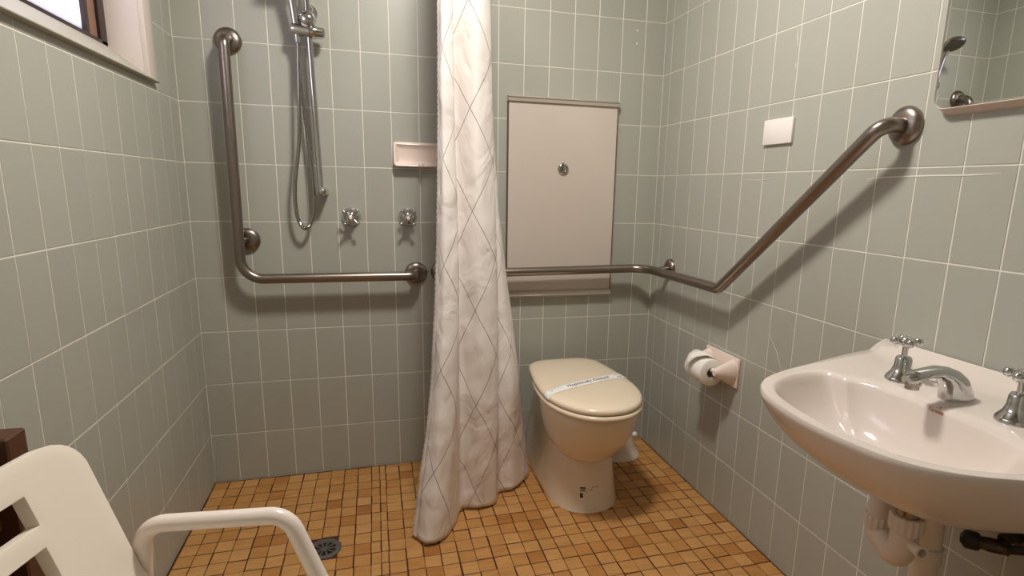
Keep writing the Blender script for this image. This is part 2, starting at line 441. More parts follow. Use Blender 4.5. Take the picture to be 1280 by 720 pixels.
for (a, b) in ((JY1 + 0.003, WY1 - 0.012), (WY0 + 0.012, JY0 - 0.003)):
    MB().bevbox((-0.004, a, 1.414), (0.0135, b, 2.0), 0.003).build('casing', 'window_paint', win)
MB().bevbox((-0.004, WY0, 1.944), (0.016, WY1, 2.01), 0.003).build('casing', 'window_paint', win)
MB().box((-0.002, WY1 - 0.012, 1.414), (0.012, WY1 - 0.002, 2.0)).build('sealant_strip', 'sealant', win, smooth=False)
FX = -0.096
def bar(name, m, a, b): return MB().bevbox(a, b, 0.0025, 1).build(name, m, win, smooth=False)
bar('window_frame', 'bronze', (FX - 0.016, JY1 - 0.036, 1.47), (FX + 0.016, JY1, 1.94))
bar('window_frame', 'bronze', (FX - 0.016, JY0, 1.47), (FX + 0.016, JY0 + 0.036, 1.94))
bar('window_frame', 'bronze', (FX - 0.016, JY0, 1.47), (FX + 0.016, JY1, 1.500))
bar('window_frame', 'bronze', (FX - 0.016, JY0, 1.915), (FX + 0.016, JY1, 1.94))
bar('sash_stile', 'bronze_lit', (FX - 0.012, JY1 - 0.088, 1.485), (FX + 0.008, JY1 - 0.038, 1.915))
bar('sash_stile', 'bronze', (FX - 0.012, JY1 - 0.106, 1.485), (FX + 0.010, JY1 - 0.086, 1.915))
MB().box((FX - 0.004, JY0 + 0.02, 1.485), (FX, JY1 - 0.09, 1.92)).build('pane', 'frosted', win, smooth=False)

# ------------------------------------------------------------------ grab rails
def flange(mb, c, ax, r=0.043): return mb.lathe(c, ax, [(r, 0.0), (r, 0.004), (r * .95, 0.010), (r * .72, 0.0165), (r * .46, 0.0185), (0.02, 0.019)], 32)
RR = 0.0175
t = thing('grab_rail', 'satin steel L-shaped grab rail under and left of the hand shower', 'grab rail', (0.165, 0, 0.79))
tube = fillet([(0.165, -0.001, 1.589), (0.165, -0.066, 1.589), (0.162, -0.066, 0.792), (0.767, -0.066, 0.792), (0.767, -0.001, 0.794)], [0, .036, .072, .036, 0], 10)
MB().sweep(tube, RR, 20).build('rail', 'steel', t)
for c in ((0.165, 0, 1.589), (0.767, 0, 0.794), (0.178, 0, 0.924)):
    flange(MB(), c, (0, -1, 0)).build('flange', 'steel', t)
MB().sweep([(0.178, -0.005, 0.924), (0.167, -0.066, 0.924)], 0.012, 14).build('stand_off', 'steel', t)

t = thing('grab_rail', 'long steel grab rail bent round the corner, rising above the basin', 'grab rail', (0.85, 0, 0.80))
XR = RW - 0.068
tube = fillet([(0.867, -0.001, 0.796), (0.867, -0.066, 0.796), (XR, -0.066, 0.806), (XR, -0.612, 0.812), (XR, -1.176, 1.283), (RW - .001, -1.176, 1.283)], [0, .04, .085, .055, .05, 0], 10)
MB().sweep(tube, RR, 20).build('rail', 'steel', t)
flange(MB(), (0.867, 0, 0.796), (0, -1, 0)).build('flange', 'steel', t)
flange(MB(), (RW, -0.166, 0.818), (-1, 0, 0), 0.038).build('flange', 'steel', t)
flange(MB(), (RW, -1.176, 1.283), (-1, 0, 0)).build('flange', 'steel', t)
MB().sweep([(RW - 0.005, -0.166, 0.818), (XR, -0.166, 0.808)], 0.012, 14).build('stand_off', 'steel', t)

# ------------------------------------------------------------------ hand shower on a riser rail
t = thing('shower_rail', 'chrome shower riser rail with hand shower and looping metal hose', 'shower', (0.437, 0, 1.10))
RX = 0.434
rp = lambda z: RX + (1.10 - z) * 0.018
MB().sweep([(rp(1.09) + .004, -0.055, 1.09), (rp(1.83), -0.055, 1.83)], 0.0102, 18).build('riser', 'chrome', t)
for z in (1.10, 1.82):
    mb = MB().lathe((rp(z) + .010, 0, z), (0, -1, 0), [(0.017, 0), (0.017, 0.02), (0.015, 0.05), (0.014, 0.068)], 20)
    mb.ball((rp(z) + .010, -0.066, z), 0.0155); mb.build('bracket', 'chrome', t)
zs = 1.628
mb = MB().lathe((rp(zs) - 0.052, -0.058, zs + .004), (1, -0.0, -0.07), [(0.010, -.004), (0.019, 0.001), (0.0215, 0.010), (0.0205, 0.048), (0.0212, 0.050), (0.0212, 0.078), (0.0185, 0.082), (0.0185, 0.098), (0.014, 0.104)], 20)
mb.build('slider', 'chrome', t)
kn = MB().lathe((rp(zs) - 0.001, -0.06, zs + .036), (0, -1, 0.15), [(0.020, -.03), (0.027, -.012), (0.028, 0.006), (0.022, 0.018), (0.012, 0.024), (0.004, .025)], 8).build('slider_knob', 'chrome', t)
elb = MB().lathe((rp(1.70) + .004, 0, 1.70), (0, -1, 0), [(0.026, 0), (0.025, .006), (0.015, .012), (0.013, .04)], 20).ball((rp(1.70) + .004, -0.042, 1.70), 0.015).sweep([(rp(1.7) + .004, -.042, 1.70), (rp(1.7) - .004, -.044, 1.672)], [.011, .009], 12)
elb.build('wall_elbow', 'chrome', t)
hx = rp(zs) - 0.036
hs = thing; 
mb = MB().sweep([(hx + .001, -0.056, 1.590), (hx - .001, -0.060, 1.63), (hx - .006, -0.064, 1.69), (hx - .011, -0.072, 1.745), (hx - .012, -0.082, 1.775), (hx - .011, -0.096, 1.795)], [.0095, .0125, .014, .0145, .015, .017], 16)
hnd = mb.build('hand_shower', 'chrome', t)
hc = Vector((hx - .008, -0.120, 1.800)); ha = Vector((0.05, -0.45, -0.9)).normalized()
MB().lathe(hc - ha * 0.012, ha, [(0.012, -0.006), (0.034, 0.0), (0.044, 0.012), (0.045, 0.02), (0.041, 0.024)], 28).build('shower_head', 'chrome_dull', hnd)
MB().lathe(hc - ha * 0.012 + ha * .0235, ha, [(0.040, 0), (0.038, .002), (.001, .0022)], 28).build('spray_face', 'dark_metal', hnd)
# hose loop
H = [(hx + .001, -0.056, 1.592), (hx - .004, -.056, 1.45), (hx - .014, -.055, 1.27), (0.353, -0.052, 1.12), (0.352, -.05, 1.03), (0.362, -.048, 0.985), (0.378, -.046, 0.968),
     (0.396, -.044, 0.985), (0.409, -.042, 1.03), (0.412, -.040, 1.08), (0.408, -.036, 1.2), (0.396, -.034, 1.36), (0.388, -.034, 1.50), (0.392, -.036, 1.60), (0.412, -.042, 1.665), (0.419, -.044, 1.676)]
hp = crom(H, 16)
rad = [0.0062 + (0.0007 if i % 2 else -0.0002) for i in range(len(hp))]
MB().sweep(hp, rad, 10).build('hose', 'chrome_dull', t)

# ------------------------------------------------------------------ wall taps
def wall_tap(x, z, rotd, label):
    t = thing('shower_tap', label, 'tap', (x, 0, z), 'shower taps')
    MB().lathe((x, 0, z), (0, -1, 0), [(0.035, 0), (0.035, .003), (.031, .012), (.022, .022), (.013, .027), (.0105, .04)], 28).build('cover_plate', 'chrome', t)
    h = MB().lathe((x, -.036, z), (0, -1, 0), [(0.0125, 0), (.0135, .008), (.012, .02), (.008, .026), (.006, .027)], 18)
    for k in range(4):
        a = math.radians(rotd + 90 * k); d = Vector((math.cos(a), -0.28, math.sin(a)))
        p0 = Vector((x, -.045, z)); h.sweep([p0, p0 + d * .02, p0 + d * .030], [.006, .0042, .0042], 10); h.ball(p0 + d * .032, .0066)
    h.build('handle', 'chrome', t)
    MB().lathe((x, -.062, z), (0, -1, 0), [(.0065, 0), (.006, .002), (.001, .0026)], 14).build('cap', 'switch', t)
wall_tap(0.535, 1.009, 48, 'left chrome cross-handle wall tap, between the hose loop and soap dish')
wall_tap(0.739, 1.009, 132, 'right chrome cross-handle wall tap, next to the curtain below the soap dish')

# ------------------------------------------------------------------ soap dish
t = thing('soap_dish', 'pinkish white ceramic soap dish set on the tiles beside the curtain', 'soap dish', (0.79, 0, 1.20))
x0, x1, z0, z1 = 0.692, 0.892, 1.196, 1.285
def rrect(a, b, c, d, r, n=6):
    out = []
    for (cx, cy, s) in ((c - r, d - r, 0), (a + r, d - r, 1), (a + r, b + r, 2), (c - r, b + r, 3)):
        for k in range(n + 1):
            q = (s + k / n) * PI / 2; out.append((cx + r * math.cos(q), cy + r * math.sin(q)))
    return out
def ring(ins, y, dz0=0, r=.012): return [(p[0], y, p[1]) for p in rrect(x0 + ins, z0 + ins + dz0, x1 - ins, z1 - ins, max(r - ins * .5, .003))]
def ringt(ins, yb, yt, r=.012):
    out = []
    for p in rrect(x0 + ins, z0 + ins, x1 - ins, z1 - ins, max(r - ins * .4, .004)):
        f = (p[1] - z0) / (z1 - z0); out.append((p[0], yb + (yt - yb) * f ** 0.55, p[1]))
    return out
MB().loft([ring(0, 0), ringt(0, -.034, -.006), ringt(.003, -.040, -.011), ringt(.008, -.041, -.012), ringt(.012, -.036, -.008), ringt(.020, -.008, -.003), ringt(.03, -.003, -.002)]).build('dish', 'holder', t)
MB().sweep([(0.792, -.034, 1.203), (0.792, -.047, 1.200)], [.009, .006], 12).ball((0.792, -.047, 1.199), .006).build('drip_lip', 'holder', t)

# ------------------------------------------------------------------ service panel above the toilet
t = thing('service_panel', 'beige wall panel with round chrome button behind the toilet', 'panel', (1.352, 0, 0.69))
a, b, c, d = PANEL
MB().box((a + .004, -0.018, b + .01), (c - .004, 0.0, d - .01)).build('board', 'panel', t, smooth=False)
MB().box((a, -0.016, b), (a + .004, 0, d)).build('edge_strip', 'dark_edge', t, smooth=False)
MB().box((c - .004, -0.016, b), (c, 0, d)).build('edge_strip', 'dark_edge', t, smooth=False)
for (q, r_, s_) in ((d - .022, d, 1), (b, b + .026, 0)):
    mb = MB().bevbox((a - .001, -.026, q), (c + .001, 0, r_), .002, 1)
    mb.bevbox((a - .001, -.029, q + (.015 if s_ else .006)), (c + .001, -.02, q + (.0195 if s_ else .011)), .001, 1)
    mb.build('trim_bar', 'alum', t)
bt = MB().lathe((1.352, -.018, 1.206), (0, -1, 0), [(.0235, 0), (.0235, .003), (.020, .008), (.0165, .009), (.0150, .006)], 28).build('button_ring', 'chrome', t)
MB().lathe((1.352, -.018, 1.206), (0, -1, 0), [(.0128, .002), (.0128, .009), (.010, .012), (.001, .013)], 24).build('button', 'chrome_dull', t)

# ------------------------------------------------------------------ shower curtain
LV = [
 (2.04, [(.826,-.36),(.836,-.385),(.864,-.365),(.857,-.32),(.868,-.28),(.938,-.335),(.995,-.28),(.965,-.22),(1.01,-.165),(.97,-.12),(.91,-.09),(.94,-.06)]),
 (1.30, [(.818,-.385),(.832,-.415),(.868,-.395),(.865,-.345),(.878,-.305),(.943,-.36),(1.008,-.305),(.988,-.24),(1.034,-.19),(1.01,-.15),(.95,-.13),(.96,-.12)]),
 (0.80, [(.798,-.445),(.822,-.490),(.868,-.465),(.872,-.41),(.884,-.37),(.947,-.415),(1.012,-.37),(1.010,-.29),(1.054,-.27),(1.080,-.21),(1.03,-.16),(.97,-.13)]),
 (0.40, [(.764,-.495),(.795,-.548),(.842,-.53),(.868,-.45),(.884,-.405),(.948,-.44),(1.010,-.405),(1.024,-.33),(1.085,-.325),(1.130,-.235),(1.10,-.16),(1.03,-.12)]),
 (0.006,[(.704,-.530),(.748,-.590),(.800,-.575),(.848,-.495),(.884,-.415),(.945,-.425),(1.004,-.405),(1.032,-.335),(1.095,-.322),(1.172,-.235),(1.178,-.165),(1.10,-.08)])]
t = thing('shower_curtain', 'white shower curtain with thin grey diamond lines, hanging to the floor', 'curtain', (0.95, -0.3, 0.0))
NSEG = 14; NZ = 110; ZT, ZB = 2.04, 0.006
paths = [(z, crom([(x, y, 0) for x, y in P], NSEG)) for z, P in LV]
npt = len(paths[0][1]); ul = [0.0]
mid = paths[3][1]
for i in range(1, npt): ul.append(ul[-1] + (mid[i] - mid[i - 1]).length)
V = []; UVs = []
for r in range(NZ + 1):
    z = ZT + (ZB - ZT) * r / NZ
    k = 0
    while k < len(paths) - 2 and z < paths[k + 1][0]: k += 1
    za, zb = paths[k][0], paths[k + 1][0]; f = (za - z) / (za - zb)
    # cubic blend through the four neighbouring levels
    A = paths[max(k - 1, 0)][1]; B = paths[k][1]; Cc = paths[k + 1][1]; D = paths[min(k + 2, len(paths) - 1)][1]
    for i in range(npt):
        m0 = (Cc[i] - A[i]) * .5; m1 = (D[i] - B[i]) * .5
        h = B[i] * (2 * f**3 - 3 * f**2 + 1) + m0 * (f**3 - 2 * f**2 + f) + Cc[i] * (-2 * f**3 + 3 * f**2) + m1 * (f**3 - f**2)
        h = B[i].lerp(Cc[i], f) * .5 + h * .5
        u = ul[i]
        low = 0.35 + 0.65 * max(0, min(1, (1.3 - z) / 1.0))
        w = (math.sin(u * 37 + z * 9) * math.sin(z * 21 - u * 14) + .6 * math.sin(u * 71 - z * 33 + 1.3) * math.sin(z * 47 + u * 30)) * .0026 * low
        zz = z
        if r == NZ: zz = ZB + 0.004 * (1 + math.sin(u * 25))
        V.append((h.x + w * .6, h.y + w, zz)); UVs.append((u, z))
F = [(r * npt + i, r * npt + i + 1, (r + 1) * npt + i + 1, (r + 1) * npt + i) for r in range(NZ) for i in range(npt - 1)]
cu = obj('cloth', V, F, 'curtain', t, True, 180)
uvl = cu.data.uv_layers.new(name='UVMap')
for lp in cu.data.loops: uvl.data[lp.index].uv = UVs[lp.vertex_index]
sd = cu.modifiers.new('thickness', 'SOLIDIFY'); sd.thickness = 0.0012; sd.offset = 0
# hem along the front edge, puckered
hv = []; n = 3
for r in range(NZ * 2 + 1):
    fr = min(r / 2, NZ); q = int(fr); q2 = min(q + 1, NZ); fq = fr - q
    for i in range(n):
        p = Vector(V[q * npt + i * 2]).lerp(Vector(V[q2 * npt + i * 2]), fq)
        amp = .0022 if (r % 2) else -.0004
        hv.append(p + Vector((-.0016 - amp * (1 if i != 1 else .3), -.0022 - amp, 0)))
hf = [(r * n + i, r * n + i + 1, (r + 1) * n + i + 1, (r + 1) * n + i) for r in range(NZ * 2) for i in range(n - 1)]
hm = obj('hem', hv, hf, 'bluegrey', t, True, 180); sd = hm.modifiers.new('thickness', 'SOLIDIFY'); sd.thickness = 0.0012; sd.offset = 0
rl = thing('curtain_rail', 'white curtain rail above the shower curtain, running out from the back wall', 'curtain rail', (0.9, 0, 2.1))
MB().sweep([(0.91, 0, 2.10), (0.91, -RD + .0, 2.10)], 0.0125, 14).build('rail', 'tube_white', rl)
for i in range(0, npt, 22):
    p = V[i]; mb = MB(); mb.sweep([(0.91 + .02 * math.cos(a_ * PI / 8), p[1], 2.10 + .022 * math.sin(a_ * PI / 8)) for a_ in range(17)], .0018, 6, caps=False)
    mb.sweep([(0.91, p[1], 2.078), (p[0], p[1], 2.036)], .0016, 6); mb.build('ring', 'tube_white', t)

# ------------------------------------------------------------------ toilet
TX = 1.338
def dshape(hw, yb, yf, hwb, n=48, e=2.15, rb=.04, pw=1.8):
    """closed outline: square-ish back at yb with half width hwb, rounded front at yf, widest hw"""
    ym = yf + min(hw * 1.42, (yb - yf) * .62)
    half = []
    K = n // 2
    for k in range(K + 1):            # front centre to widest point
        a_ = PI / 2 * k / K
        half.append((hw * math.sin(a_) ** (2 / e), ym - (ym - yf) * math.cos(a_) ** (2 / e)))
    for k in range(1, K // 2):
        f = k / (K / 2); y = ym + (yb - rb - ym) * f
        half.append((hw + (hwb - hw) * f ** pw, y))
    for k in range(0, 7):
        a_ = PI / 2 * k / 6
        half.append((hwb - rb + rb * math.cos(a_), yb - rb + rb * math.sin(a_)))
    return half + [(-x, y) for x, y in half[::-1] if x > 1e-6]
def dring(z, *a, **k): return [(TX + x, y, z) for x, y in dshape(*a, **k)]
t = thing('toilet', 'ivory china toilet with closed lid in the corner beyond the curtain', 'toilet', (TX, -0.3, 0))
pan = MB()
ped = [(0.0, .134, -.535, .125), (.012, .136, -.530, .126), (.03, .132, -.524, .122), (.09, .128, -.512, .118), (.15, .122, -.500, .112), (.21, .114, -.490, .106), (.27, .104, -.47, .098), (.33, .098, -.44, .092)]
pan.loft([dring(z, hw, -.012, yf, hb, e=2.3, rb=.03) for z, hw, yf, hb in ped])
bowl = [(.165, .030, -.30, -.44, .03), (.173, .066, -.24, -.486, .06), (.190, .098, -.18, -.528, .09), (.22, .124, -.13, -.566, .11), (.26, .145, -.10, -.600, .12), (.30, .158, -.08, -.624, .125), (.34, .166, -.06, -.640, .13),
        (.372, .170, -.055, -.648, .13), (.388, .170, -.055, -.648, .13), (.394, .164, -.06, -.642, .125)]
pan.loft([dring(z, hw, yb, yf, hb * .62, rb=min(.04, hb * .4), pw=1.25) for z, hw, yb, yf, hb in bowl])
pan = pan.build('pan', 'toilet', t, sharp=50)
st = MB().loft([dring(z, .179 - i_, -.088 - i_, -.667 + i_, .150 - i_, rb=.085) for z, i_ in ((.396, .008), (.398, .003), (.404, 0), (.410, .001), (.414, .006))])
st.build('seat', 'seat', t, sharp=60)
lidr = [(.4165, .010), (.418, .005), (.424, .002), (.431, .004), (.436, .009), (.4395, .02), (.4425, .045), (.4445, .08), (.4455, .12)]
ld_ = MB().loft([dring(z, .179 - i_, -.085 - i_ * .8, -.664 + i_ * 1.1, max(.156 - i_, .02), rb=max(.09 - i_ * .5, .015)) for z, i_ in lidr])
lid = ld_.build('lid', 'seat', t, sharp=60)
for sx in (-.075, .075):
    MB().lathe((TX + sx - .014, -.072, .412), (1, 0, 0), [(.007, 0), (.009, .003), (.009, .026), (.007, .029)], 16).bevbox((TX + sx - .012, -.082, .392), (TX + sx + .012, -.062, .412), .003).build('hinge', 'seat', t)
cn = MB().lathe((1.606, -.106, 0), (0, 0, 1), [(.102, 0), (.101, .004), (.090, .014), (.080, .04), (.070, .09), (.066, .12), (.05, .125)], 32)
cn.sweep(fillet([(1.606, -.106, .118), (1.606, -.106, .17), (1.44, -.11, .19)], .05), .05, 20)
cn.build('waste_collar', 'pvc', t)['label'] = 'white flared waste collar on the floor'
MB().ball((1.668, -.155, .096), .012).build('screw_cap', 'switch', t)
# printed sticker remains on the base front
bvh = BVHTree.FromPolygons([v.co.copy() for v in pan.data.vertices], [tuple(p.vertices) for p in pan.data.polygons])
def decal(rects, name, m, parent, org, dirn, eu, ev, bv, off=.0006):
    mb = MB()
    for (a, b, c, d) in rects:
        nn = max(1, int((c - a) / .012)); vs = []
        for j in (b, d):
            for i in range(nn + 1):
                P = Vector(org) + Vector(eu) * (a + (c - a) * i / nn) + Vector(ev) * j
                h = bv.ray_cast(P, Vector(dirn)); vs.append((h[0] if h[0] else P) - Vector(dirn) * off)
        mb.add(vs, [(i, i + 1, nn + 2 + i, nn + 1 + i) for i in range(nn)])
    return mb.build(name, m, parent, smooth=False)
org = (1.288, -.8, .043); eu, ev, dn = (1, 0, 0), (0, 0, 1), (0, 1, 0)
for rc in ((.002, .041, .022, .046), (.0015, .009, .011, .026)): decal([rc], 'sticker_print', 'ink', t, org, dn, eu, ev, bvh, .0012)
for rc in ((.002, .032, .021, .038), (.026, .034, .029, .037), (.034, .035, .037, .038), (.040, .034, .045, .039), (.045, .043, .052, .046), (.056, .045, .062, .047), (.064, .044, .068, .048), (.070, .018, .073, .021), (.023, .026, .025, .032)): decal([rc], 'sticker_print', 'ink_grey', t, org, dn, eu, ev, bvh, .0012)
for rc in ((.0125, .004, .015, .028), (.0005, .003, .0115, .008)): decal([rc], 'sticker_print', 'band', t, org, dn, eu, ev, bvh, .0012)

# paper band across the lid
lb = BVHTree.FromPolygons([v.co.copy() for v in lid.data.vertices], [tuple(p.vertices) for p in lid.data.polygons])
t2 = thing('paper_band', 'white paper hygiene strip lying across the closed toilet lid', 'paper band', (TX, -0.41, 0.445))
PA, PB = Vector((1.150, -0.478, 0)), Vector((1.532, -0.345, 0))
bd = (PB - PA); BL = bd.length; bd.normalize(); bn = Vector((-bd.y, bd.x, 0))
def on_lid(P, off):
    h = lb.ray_cast(Vector((P.x, P.y, 1)), Vector((0, 0, -1)))
    return (h[0] + Vector((0, 0, off))) if h[0] else None
def band_pt(s, w, off=.0012):
    P = PA + bd * s + bn * w
    h = on_lid(P, off)
    return h
nb = 40; rows = []
ss = [BL * (-0.03 + 1.06 * i / nb) for i in range(nb + 1)]
vs, fs = [], []
BWID = .047
ws = [-BWID / 2, -BWID / 4, 0, BWID / 4, BWID / 2]
grid = []
for s_ in ss:
    col_ = []
    for w_ in ws:
        P = band_pt(s_, w_)
        if P is None: # hangs just past the edge of the lid
            side = 1 if s_ > BL / 2 else -1
            st_ = s_
            for _ in range(60):
                st_ -= side * .002
                P = band_pt(st_, w_)
                if P is not None: break
            P = P + Vector((0, 0, -.003)) + bd * side * min(abs(s_ - st_), .002)
        col_.append(P)
    grid.append(col_)
for col_ in grid: vs += col_
nw = len(ws)
for i in range(nb):
    for j in range(nw - 1): fs.append((i * nw + j, (i + 1) * nw + j, (i + 1) * nw + j + 1, i * nw + j + 1))
bo = obj('band', vs, fs, 'band', t2, True, 60); sd = bo.modifiers.new('thickness', 'SOLIDIFY'); sd.thickness = .0005; sd.offset = 1
def text_mesh(body, size, shear=0.0):
    tc = bpy.data.curves.new('lettering', 'FONT'); tc.body = body; tc.size = size; tc.shear = shear; tc.offset = .00018; tc.align_x = 'CENTER'; tc.align_y = 'CENTER'; tc.resolution_u = 3
    to = bpy.data.objects.new('lettering', tc); COL.objects.link(to)
    dg = bpy.context.evaluated_depsgraph_get(); me = bpy.data.meshes.new_from_object(to.evaluated_get(dg))
    v = [q.co.copy() for q in me.vertices]; f = [tuple(p.vertices) for p in me.polygons]
    bpy.data.objects.remove(to); bpy.data.curves.remove(tc); bpy.data.meshes.remove(me); return v, f
v, f = text_mesh('Hygienically Cleaned', .0225, .35)
vv = []
for q in v:
    P = PA + bd * (BL * .505 + q.x * 1.04) + bn * (q.y * 1.15 + .002); P = on_lid(P, .0022) or P; vv.append(P)
obj('lettering', vv, f, 'ink', bo)
mb = MB()
def flat(s0, w0, s1, w1, th):
    a_ = Vector((s0, w0, 0)); b_ = Vector((s1, w1, 0)); d_ = (b_ - a_).normalized(); n_ = Vector((-d_.y, d_.x, 0)) * th
    pts = [a_ - n_, b_ - n_, b_ + n_, a_ + n_]; q = []
    for p_ in pts:
        P = PA + bd * p_.x + bn * p_.y; q.append(on_lid(P, .0022) or Vector((P.x, P.y, .44)))
    mb.add(q, [(0, 1, 2, 3)])
for l in ((.018, -.014, .040, .016), (.026, -.016, .050, .010), (.036, .004, .066, .012), (.062, .014, .088, .016), (.070, .002, .076, .003), (.082, .000, .088, .002), (.335, .008, .352, .014), (.345, .002, .368, -.001), (.240, -.015, .292, -.014)):
    mb = MB(); flat(*l, .0006); mb.build('print', 'ink_grey', bo, smooth=False)
mb = MB(); flat(.336, -.010, .358, -.009, .0022); mb.build('print', 'ink_grey', bo, smooth=False)

# ------------------------------------------------------------------ toilet roll holder and roll
t = thing('toilet_roll_holder', 'pink-white ceramic toilet roll holder on the right wall', 'roll holder', (RW, -.575, .53))
y0, y1, z0_, z1_ = -.674, -.480, .479, .582
MB().bevbox((RW - .010, y0, z0_), (RW, y1, z1_), .004, 2).build('back_plate', 'holder', t)
for (ya, sgn) in ((-.647, 1), (-.503, -1)):
    rg = []
    for k, (xx, ry, rz, dz) in enumerate(((.006, .026, .046, 0), (.012, .0255, .044, 0), (.035, .022, .034, 0), (.058, .017, .024, .001), (.074, .013, .0165, .002), (.082, .009, .011, .002))):
        rg.append([(RW - xx, ya + math.cos(q * PI / 12) * ry, .531 + dz + math.sin(q * PI / 12) * rz) for q in range(24)])
    MB().loft(rg).build('post', 'holder', t)
MB().sweep([(RW - .070, -.645, .533), (RW - .070, -.505, .533)], .0085, 16).build('spindle', 'switch', t)
t = thing('toilet_roll', 'toilet paper roll with folded loose end in the ceramic holder', 'toilet roll', (RW - .07, -.57, .53))
rx, rz_ = RW - .072, .5235
ro, ri = .047, .019
pr_ = [(ri, -.622), (ro - .002, -.622), (ro, -.620), (ro, -.522), (ro - .002, -.520), (ri, -.520)]
n = 36
rg = [[(rx + r_ * math.cos(2 * PI * q / n), y_, rz_ + r_ * math.sin(2 * PI * q / n)) for q in range(n)] for r_, y_ in pr_]
rg.append(rg[0]); MB().loft(rg, caps=False).build('paper_roll', 'paper', t, sharp=50)
ci = [[(rx + (ri - .0006) * math.cos(2 * PI * q / n), y_, rz_ + (ri - .0006) * math.sin(2 * PI * q / n)) for q in range(n)] for y_ in (-.622, -.520)]
MB().loft(ci, caps=False).build('cardboard_core', 'panel', t)
# loose sheet, folded to a point over the top and front
vs = []; rowsn = 12
for k in range(rowsn + 1):
    f = k / rowsn; ang = math.radians(70 + 105 * f); hw = .049 * (1 - max(0, (f - .12) / .88)); 
    lift = .0015 + .010 * math.sin(f * PI) + (.012 * f if f > .5 else .006 * f)
    for s_ in (-1, 0, 1):
        yy = -.571 + s_ * hw + (.012 * f)
        vs.append((rx + (ro + lift + (.002 if s_ == 0 else 0)) * math.cos(ang), yy, rz_ + (ro + lift + (.002 if s_ == 0 else 0)) * math.sin(ang)))
fs = [(k * 3 + i, k * 3 + i + 1, (k + 1) * 3 + i + 1, (k + 1) * 3 + i) for k in range(rowsn) for i in range(2)]
o = obj('loose_sheet', vs, fs, 'paper', t, True, 60); sd = o.modifiers.new('thickness', 'SOLIDIFY'); sd.thickness = .0006; sd.offset = 1

# ------------------------------------------------------------------ switch plate
t = thing('switch_plate', 'white blank switch plate on the right wall above the grab rail', 'switch plate', (RW, -.748, 1.306))
MB().bevbox((RW - .009, -.812, 1.270), (RW, -.686, 1.343), .003, 2).build('plate', 'switch', t)
for yy in (-.786, -.712):
    MB().lathe((RW - .0088, yy, 1.307), (-1, 0, 0), [(.0055, 0), (.005, .0008), (.0042, .0008), (.0038, .0003)], 16).build('screw_cap', 'switch', t)

# ------------------------------------------------------------------ mirror
t = thing('wall_mirror', 'rounded mirror in thin metal frame above the basin', 'mirror', (RW, -1.47, 1.29))
my0, my1, mz0, mz1 = -1.70, -1.252, 1.292, 1.90
def mring(x, ins, insb, r): return [(x, p[0], p[1]) for p in rrect(my0 + ins, mz0 + insb, my1 - ins, mz1 - ins, r, 8)]
MB().loft([mring(RW, .004, .0, .028), mring(RW - .010, .002, .004, .028), mring(RW - .020, .0, .012, .026), mring(RW - .0225, .0008, .0132, .0255), mring(RW - .021, .0022, .0148, .024), mring(RW - .012, .003, .016, .023)]).build('frame', 'mirror_frame', t)
MB().loft([mring(RW - .012, .0020, .0146, .024), mring(RW - .0205, .0020, .0146, .024)]).build('mirror_glass', 'mirror', t, sharp=20)

# ------------------------------------------------------------------ wash basin
YC = -1.53
t = thing('wash_basin', 'white china wash basin fixed to the right wall', 'basin', (RW, YC, .60))
outc = crom([(v_, u_, 0) for v_, u_ in [(.0, .0), (.0, .16), (.0, .27), (.0, .312), (.008, .325), (.05, .316), (.12, .300), (.20, .280), (.29, .255), (.37, .228), (.435, .195), (.478, .150), (.500, .085), (.509, 0),
     (.500, -.085), (.478, -.150), (.435, -.195), (.37, -.228), (.29, -.255), (.20, -.280), (.12, -.300), (.05, -.316), (.008, -.325), (.0, -.312), (.0, -.27), (.0, -.16)]], 6, True)
inc = crom([(v_, u_, 0) for v_, u_ in [(.235, 0), (.236, .07), (.242, .115), (.256, .150), (.272, .170), (.272, .196), (.285, .212), (.32, .214), (.37, .202), (.42, .175), (.455, .135), (.474, .08), (.481, 0),
     (.474, -.08), (.455, -.135), (.42, -.175), (.37, -.202), (.32, -.214), (.285, -.212), (.272, -.196), (.272, -.170), (.256, -.150), (.242, -.115), (.236, -.07)]], 6, True)
def polar(poly, c, n):
    out = []
    for k in range(n):
        a_ = 2 * PI * k / n; d_ = Vector((math.cos(a_), math.sin(a_), 0)); best = None
        for i in range(len(poly)):
            p, q = poly[i] - c, poly[(i + 1) % len(poly)] - c; e_ = q - p
            den = d_.x * e_.y - d_.y * e_.x
            if abs(den) < 1e-12: continue
            tt = (p.x * e_.y - p.y * e_.x) / den; s_ = (p.x * d_.y - p.y * d_.x) / den
            if tt > 0 and -1e-6 <= s_ <= 1 + 1e-6: best = tt if best is None else min(best, tt)
        out.append(c + d_ * best)
    return out
NB = 168; cc = Vector((.33, 0, 0))
OUT = polar(outc, cc, NB); INN = polar(inc, cc, NB)
sm = lambda a_, b_, x_: (lambda q: q * q * (3 - 2 * q))(max(0, min(1, (x_ - a_) / (b_ - a_))))
def ztop(v_, u_):
    z = .772 + .004 * (1 - sm(.1, .3, v_))
    z += .021 * (1 - sm(.010, .060, v_))           # upstand at the wall
    return z
P3 = lambda q, z: (RW - max(q.x, .0005), YC + q.y, z)
rings = []
c2 = Vector((.10, 0, 0))
for s_, z in ((.04, .578), (.18, .582), (.34, .595), (.52, .614), (.68, .638), (.80, .664), (.89, .695), (.95, .724), (.985, .748), (.998, .760)):
    rings.append([P3(c2 + (q - c2) * s_, z + (ztop(q.x, q.y) - .772) * sm(.5, 1, s_)) for q in OUT])
rings.append([P3(cc + (q - cc) * .999, ztop(q.x, q.y) - .004) for q in OUT])
rings.append([P3(cc + (q - cc) * .990, ztop(q.x, q.y) + .0) for q in OUT])
